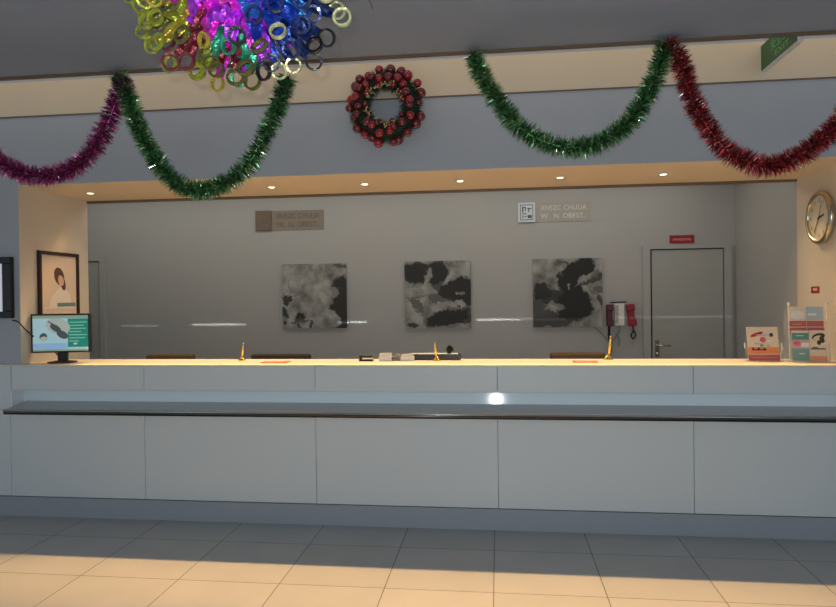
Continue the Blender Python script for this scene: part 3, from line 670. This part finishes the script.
painting(-.947, -.272, 1.291, 1.974,
    [(-.21, .22, .16, .14, 0, .95), (-.02, .22, .13, .15, 60, .95), (.03, .31, .03, .05, 0, .9), (.2, .06, .24, .10, 12, .95), (.25, -.02, .18, .12, -10, .95), (.02, -.04, .14, .05, 0, .7), (.12, -.24, .26, .10, 14, .95), (.28, -.22, .1, .1, 0, .85),
     (-.2, -.11, .12, .05, -35, .7), (-.27, -.31, .08, .03, 0, .9), (-.22, -.02, .13, .02, 5, .6), (.0, .1, .06, .05, 0, .8)],
    [(-.1, .16, .03, .11, -8, .6), (.22, -.10, .07, .035, -15, .8), (.23, .01, .05, .015, 5, .8), (-.07, .04, .05, .04, 10, .8), (.0, -.12, .06, .05, 20, .6), (.19, -.31, .05, .03, 0, .7), (.1, .14, .05, .03, 60, .7)], 2, 'square ink painting of dark leaf shapes, middle of three')
painting(.348, 1.023, 1.292, 1.975,
    [(.08, .20, .25, .10, 36, .97), (.03, .07, .14, .15, 20, .97), (.06, -.12, .19, .20, 0, .97), (-.23, .01, .13, .09, -25, .95), (-.28, -.15, .12, .16, 0, .8), (-.12, -.06, .16, .1, 0, .9), (-.15, -.27, .24, .09, 0, .85), (.26, .13, .12, .03, 25, .85), (.30, .03, .07, .04, -30, .7),
     (.32, -.12, .02, .11, 20, .85), (.27, -.02, .1, .02, -45, .6), (-.03, .29, .07, .02, -10, .8)],
    [(-.14, -.14, .11, .035, 10, .45), (.01, .07, .02, .03, 0, .8), (.22, .19, .16, .035, 42, .9), (-.08, .26, .04, .02, -20, .7)], 3, 'square ink painting of a black bird-like shape, rightmost of three')

# ------------------------------------------------------------------ wall signs
def wall_sign(x0, x1, z0, z1, ew, plate, emb, ink, mark, lab):
    o = thing('wall_sign', lab, 'sign', (x0, BY, z0), 0, 'logo signs on the back wall')
    h_ = z1-z0; w_ = x1-x0
    MB().box(ew*.5, w_, -.006, 0, -.0, h_*.98).build('plate', plate, o)
    MB().box(0, ew, -.022, 0, .0, h_, .003).build('emblem', emb, o)
    T = TP @ Matrix.Translation((0, 0, .0222)); b = MB(); u = ew/10
    for x_0, x_1, y0, y1 in ((1.2, 8.8, 8.6, 9.0), (1.2, 1.6, 1.2, 8.6), (8.4, 8.8, 1.2, 8.6), (1.2, 8.8, 1, 1.4), (2.4, 3.2, 5, 8), (3.2, 4.6, 7.2, 7.8), (4.0, 4.6, 5.6, 7.2), (5.4, 7.8, 6.6, 7.2), (6, 6.6, 5, 6.6), (2.4, 5, 4, 4.5), (5.6, 8, 2, 3.6), (2.6, 3.2, 2, 3.6), (3.8, 5, 2.6, 3.2)):
        b.quad([T @ Vector((x*u, y*h_/10, 0)) for x, y in ((x_0, y0), (x_1, y0), (x_1, y1), (x_0, y1))])
    b.build('emblem_mark', mark, o)
    tw = w_-ew*1.25; cx = ew*1.2+tw/2
    MB().text('XNSZC CHULIA', TP @ Matrix.Translation((cx-.01, h_*.70, .0075)), h_*.36, tw*.90, ext=.002).build('lettering', ink, o)
    MB().text('W.  N. OBEST..', TP @ Matrix.Translation((cx-.01, h_*.28, .0075)), h_*.36, tw*.88, ext=.002).build('lettering', ink, o)
wall_sign(.208, .925, 2.345, 2.54, .17, M['signplate'], M['silver'], M['pale_text'], mat('emblem_dark', (.08, .09, .10), .4), 'silver emblem sign with pale lettering above the rightmost painting')
wall_sign(-2.523, -1.79, 2.325, 2.535, .17, M['signplate_tan'], M['tan_emblem'], M['tan_text'], M['tan_text'], 'dull tan emblem sign with brown lettering, left of the back wall')
o = thing('door_sign', 'small red sign with pale lettering above the grey door', 'sign', (1.787, BY, 2.142))
MB().box(-.116, .116, -.008, 0, -.04, .04, .002).build('plate', M['redsign'], o)
MB().text('HANDELING', TP @ Matrix.Translation((0, -.002, .0085)), .032, .17).build('lettering', M['pinktext'], o)

# ------------------------------------------------------------------ telephones on the back wall
def handset(x, lab, m, tilt, cord, hw=.042):
    o = thing('red_telephone', lab, 'telephone', (x, BY, 1.30), 0, 'red telephones on the back wall')
    R_ = Matrix.Translation((0, 0, .11)) @ Matrix.Rotation(tilt, 4, 'Y') @ Matrix.Translation((0, 0, -.11))
    MB().box(-.03, .03, -.03, 0, .02, .205, .006, mat=R_).build('cradle', M['grey'] if m is None else m, o)
    b = MB(); b.box(-hw*.72, hw*.72, -.062, -.034, .045, .175, .01, mat=R_).box(-hw, hw, -.075, -.031, .15, .215, .01, mat=R_).box(-hw, hw, -.075, -.031, 0, .062, .01, mat=R_)
    b.build('handset', m, o)
    MB().tube(catmull(cord), .007, 8).build('cord', M['blackm'], o)
hr = mat('dark_red_handset', (.09, .006, .012), .35)
handset(1.088, 'dark red wall telephone left of the white intercom, long hanging cord', hr, 0, [(0, -.05, .01), (.0, -.04, -.06), (.012, -.03, -.16), (.008, -.03, -.25), (-.01, -.03, -.10), (-.012, -.04, 0)], .034)
handset(1.292, 'bright red wall telephone right of the white intercom, short cord loop', M['red'], -.12, [(.012, -.05, .01), (.02, -.04, -.05), (.0, -.035, -.09), (.02, -.035, -.125), (.043, -.035, -.09), (.025, -.04, -.04)])
o = thing('wall_intercom', 'white wall intercom box between two red telephones', 'intercom', (1.186, BY, 1.305))
MB().box(-.046, .046, -.035, 0, 0, .215, .005).build('housing', M['white'], o)
b = MB()
for x in (-.035, -.018): b.box(x-.003, x+.003, -.037, -.034, .02, .20)
b.build('slots', M['blackm'], o)
MB().tube([(-.09, -.02, .226), (.07, -.02, .232)], .006).build('hook_bar', M['blackm'], o)
MB().tube(catmull([(0, -.02, .0), (-.003, -.015, -.06), (-.02, -.015, -.1), (-.004, -.015, -.14), (-.006, -.015, -.2)]), .006).build('cable', M['grey'], o)
cb = MB().tube(catmull([(.92, BY-.01, 1.31), (.97, BY-.012, 1.27), (1.03, BY-.012, 1.21), (1.08, BY-.012, 1.16), (1.13, BY-.012, 1.17), (1.165, BY-.012, 1.23)]), .005).build('wall_cable', M['grey'])
tag(cb, 'thin grey cable drooping on the wall beside the red telephones', 'cable')

# ------------------------------------------------------------------ light
def area(name, loc, rot, sx, sy, power, col, spread=180):
    l = bpy.data.lights.new(name, 'AREA'); l.shape = 'RECTANGLE'; l.size = sx; l.size_y = sy; l.energy = power; l.color = col; l.spread = math.radians(spread)
    o = bpy.data.objects.new(name, l); COL.objects.link(o); o.location = loc; o.rotation_euler = rot; return o
area('alcove_light', ((LX+RX)/2, 5.30, 2.45), (math.radians(-16), 0, 0), 5.2, .03, 36, (1, .66, .33), 100)
area('added_floor_wash', ((LX+RX)/2, 5.31, 2.45), (math.radians(-37), 0, 0), 5.7, .02, 20, (1, .54, .19), 30)  # added lamp without a fitting, strengthens the warm patch on the floor
area('added_office_fill', (-1.4, 6.0, 2.84), (0, 0, 0), 6.6, .9, 22, (1, .96, .86))  # added fill that lifts the dim office behind the counter
# added hidden lamps behind the counter imitate thin reflections on the office wall
for gx, gw, gp_ in ((-3.8, .5, .006), (-2.95, .58, .026), (-1.5, .3, .018), (.0, .42, .024), (.5, .6, .007), (1.7, 1.1, .008)):
    gz = 1.352+.01*(gx+2)
    area('added_gleam_lamp', (gx, 5.05, 1.10), (PI/2+math.atan2(gz-1.10, BY-5.05), 0, 0), gw, .007, gp_, (.95, .98, 1), 1.2)
area('added_slot_fill', (-.6, 4.2, 3.58), (math.radians(60), 0, 0), 9, .05, 7, (1, .80, .58), 150)  # added warm lamp up in the slot to brighten the beige fascia
fl = bpy.data.lights.new('camera_flash', 'POINT'); fl.energy = 125; fl.color = (.95, .97, 1); fl.shadow_soft_size = .018
fo_ = bpy.data.objects.new('camera_flash', fl); COL.objects.link(fo_); fo_.location = (-.04, .0, 1.655)
wd = bpy.data.worlds.new('world'); sc.world = wd; wd.use_nodes = True
wd.node_tree.nodes['Background'].inputs['Color'].default_value = (.78, .89, 1, 1); wd.node_tree.nodes['Background'].inputs['Strength'].default_value = .48
sc.view_settings.view_transform = 'Standard'; sc.view_settings.look = 'None'; sc.view_settings.exposure = 0
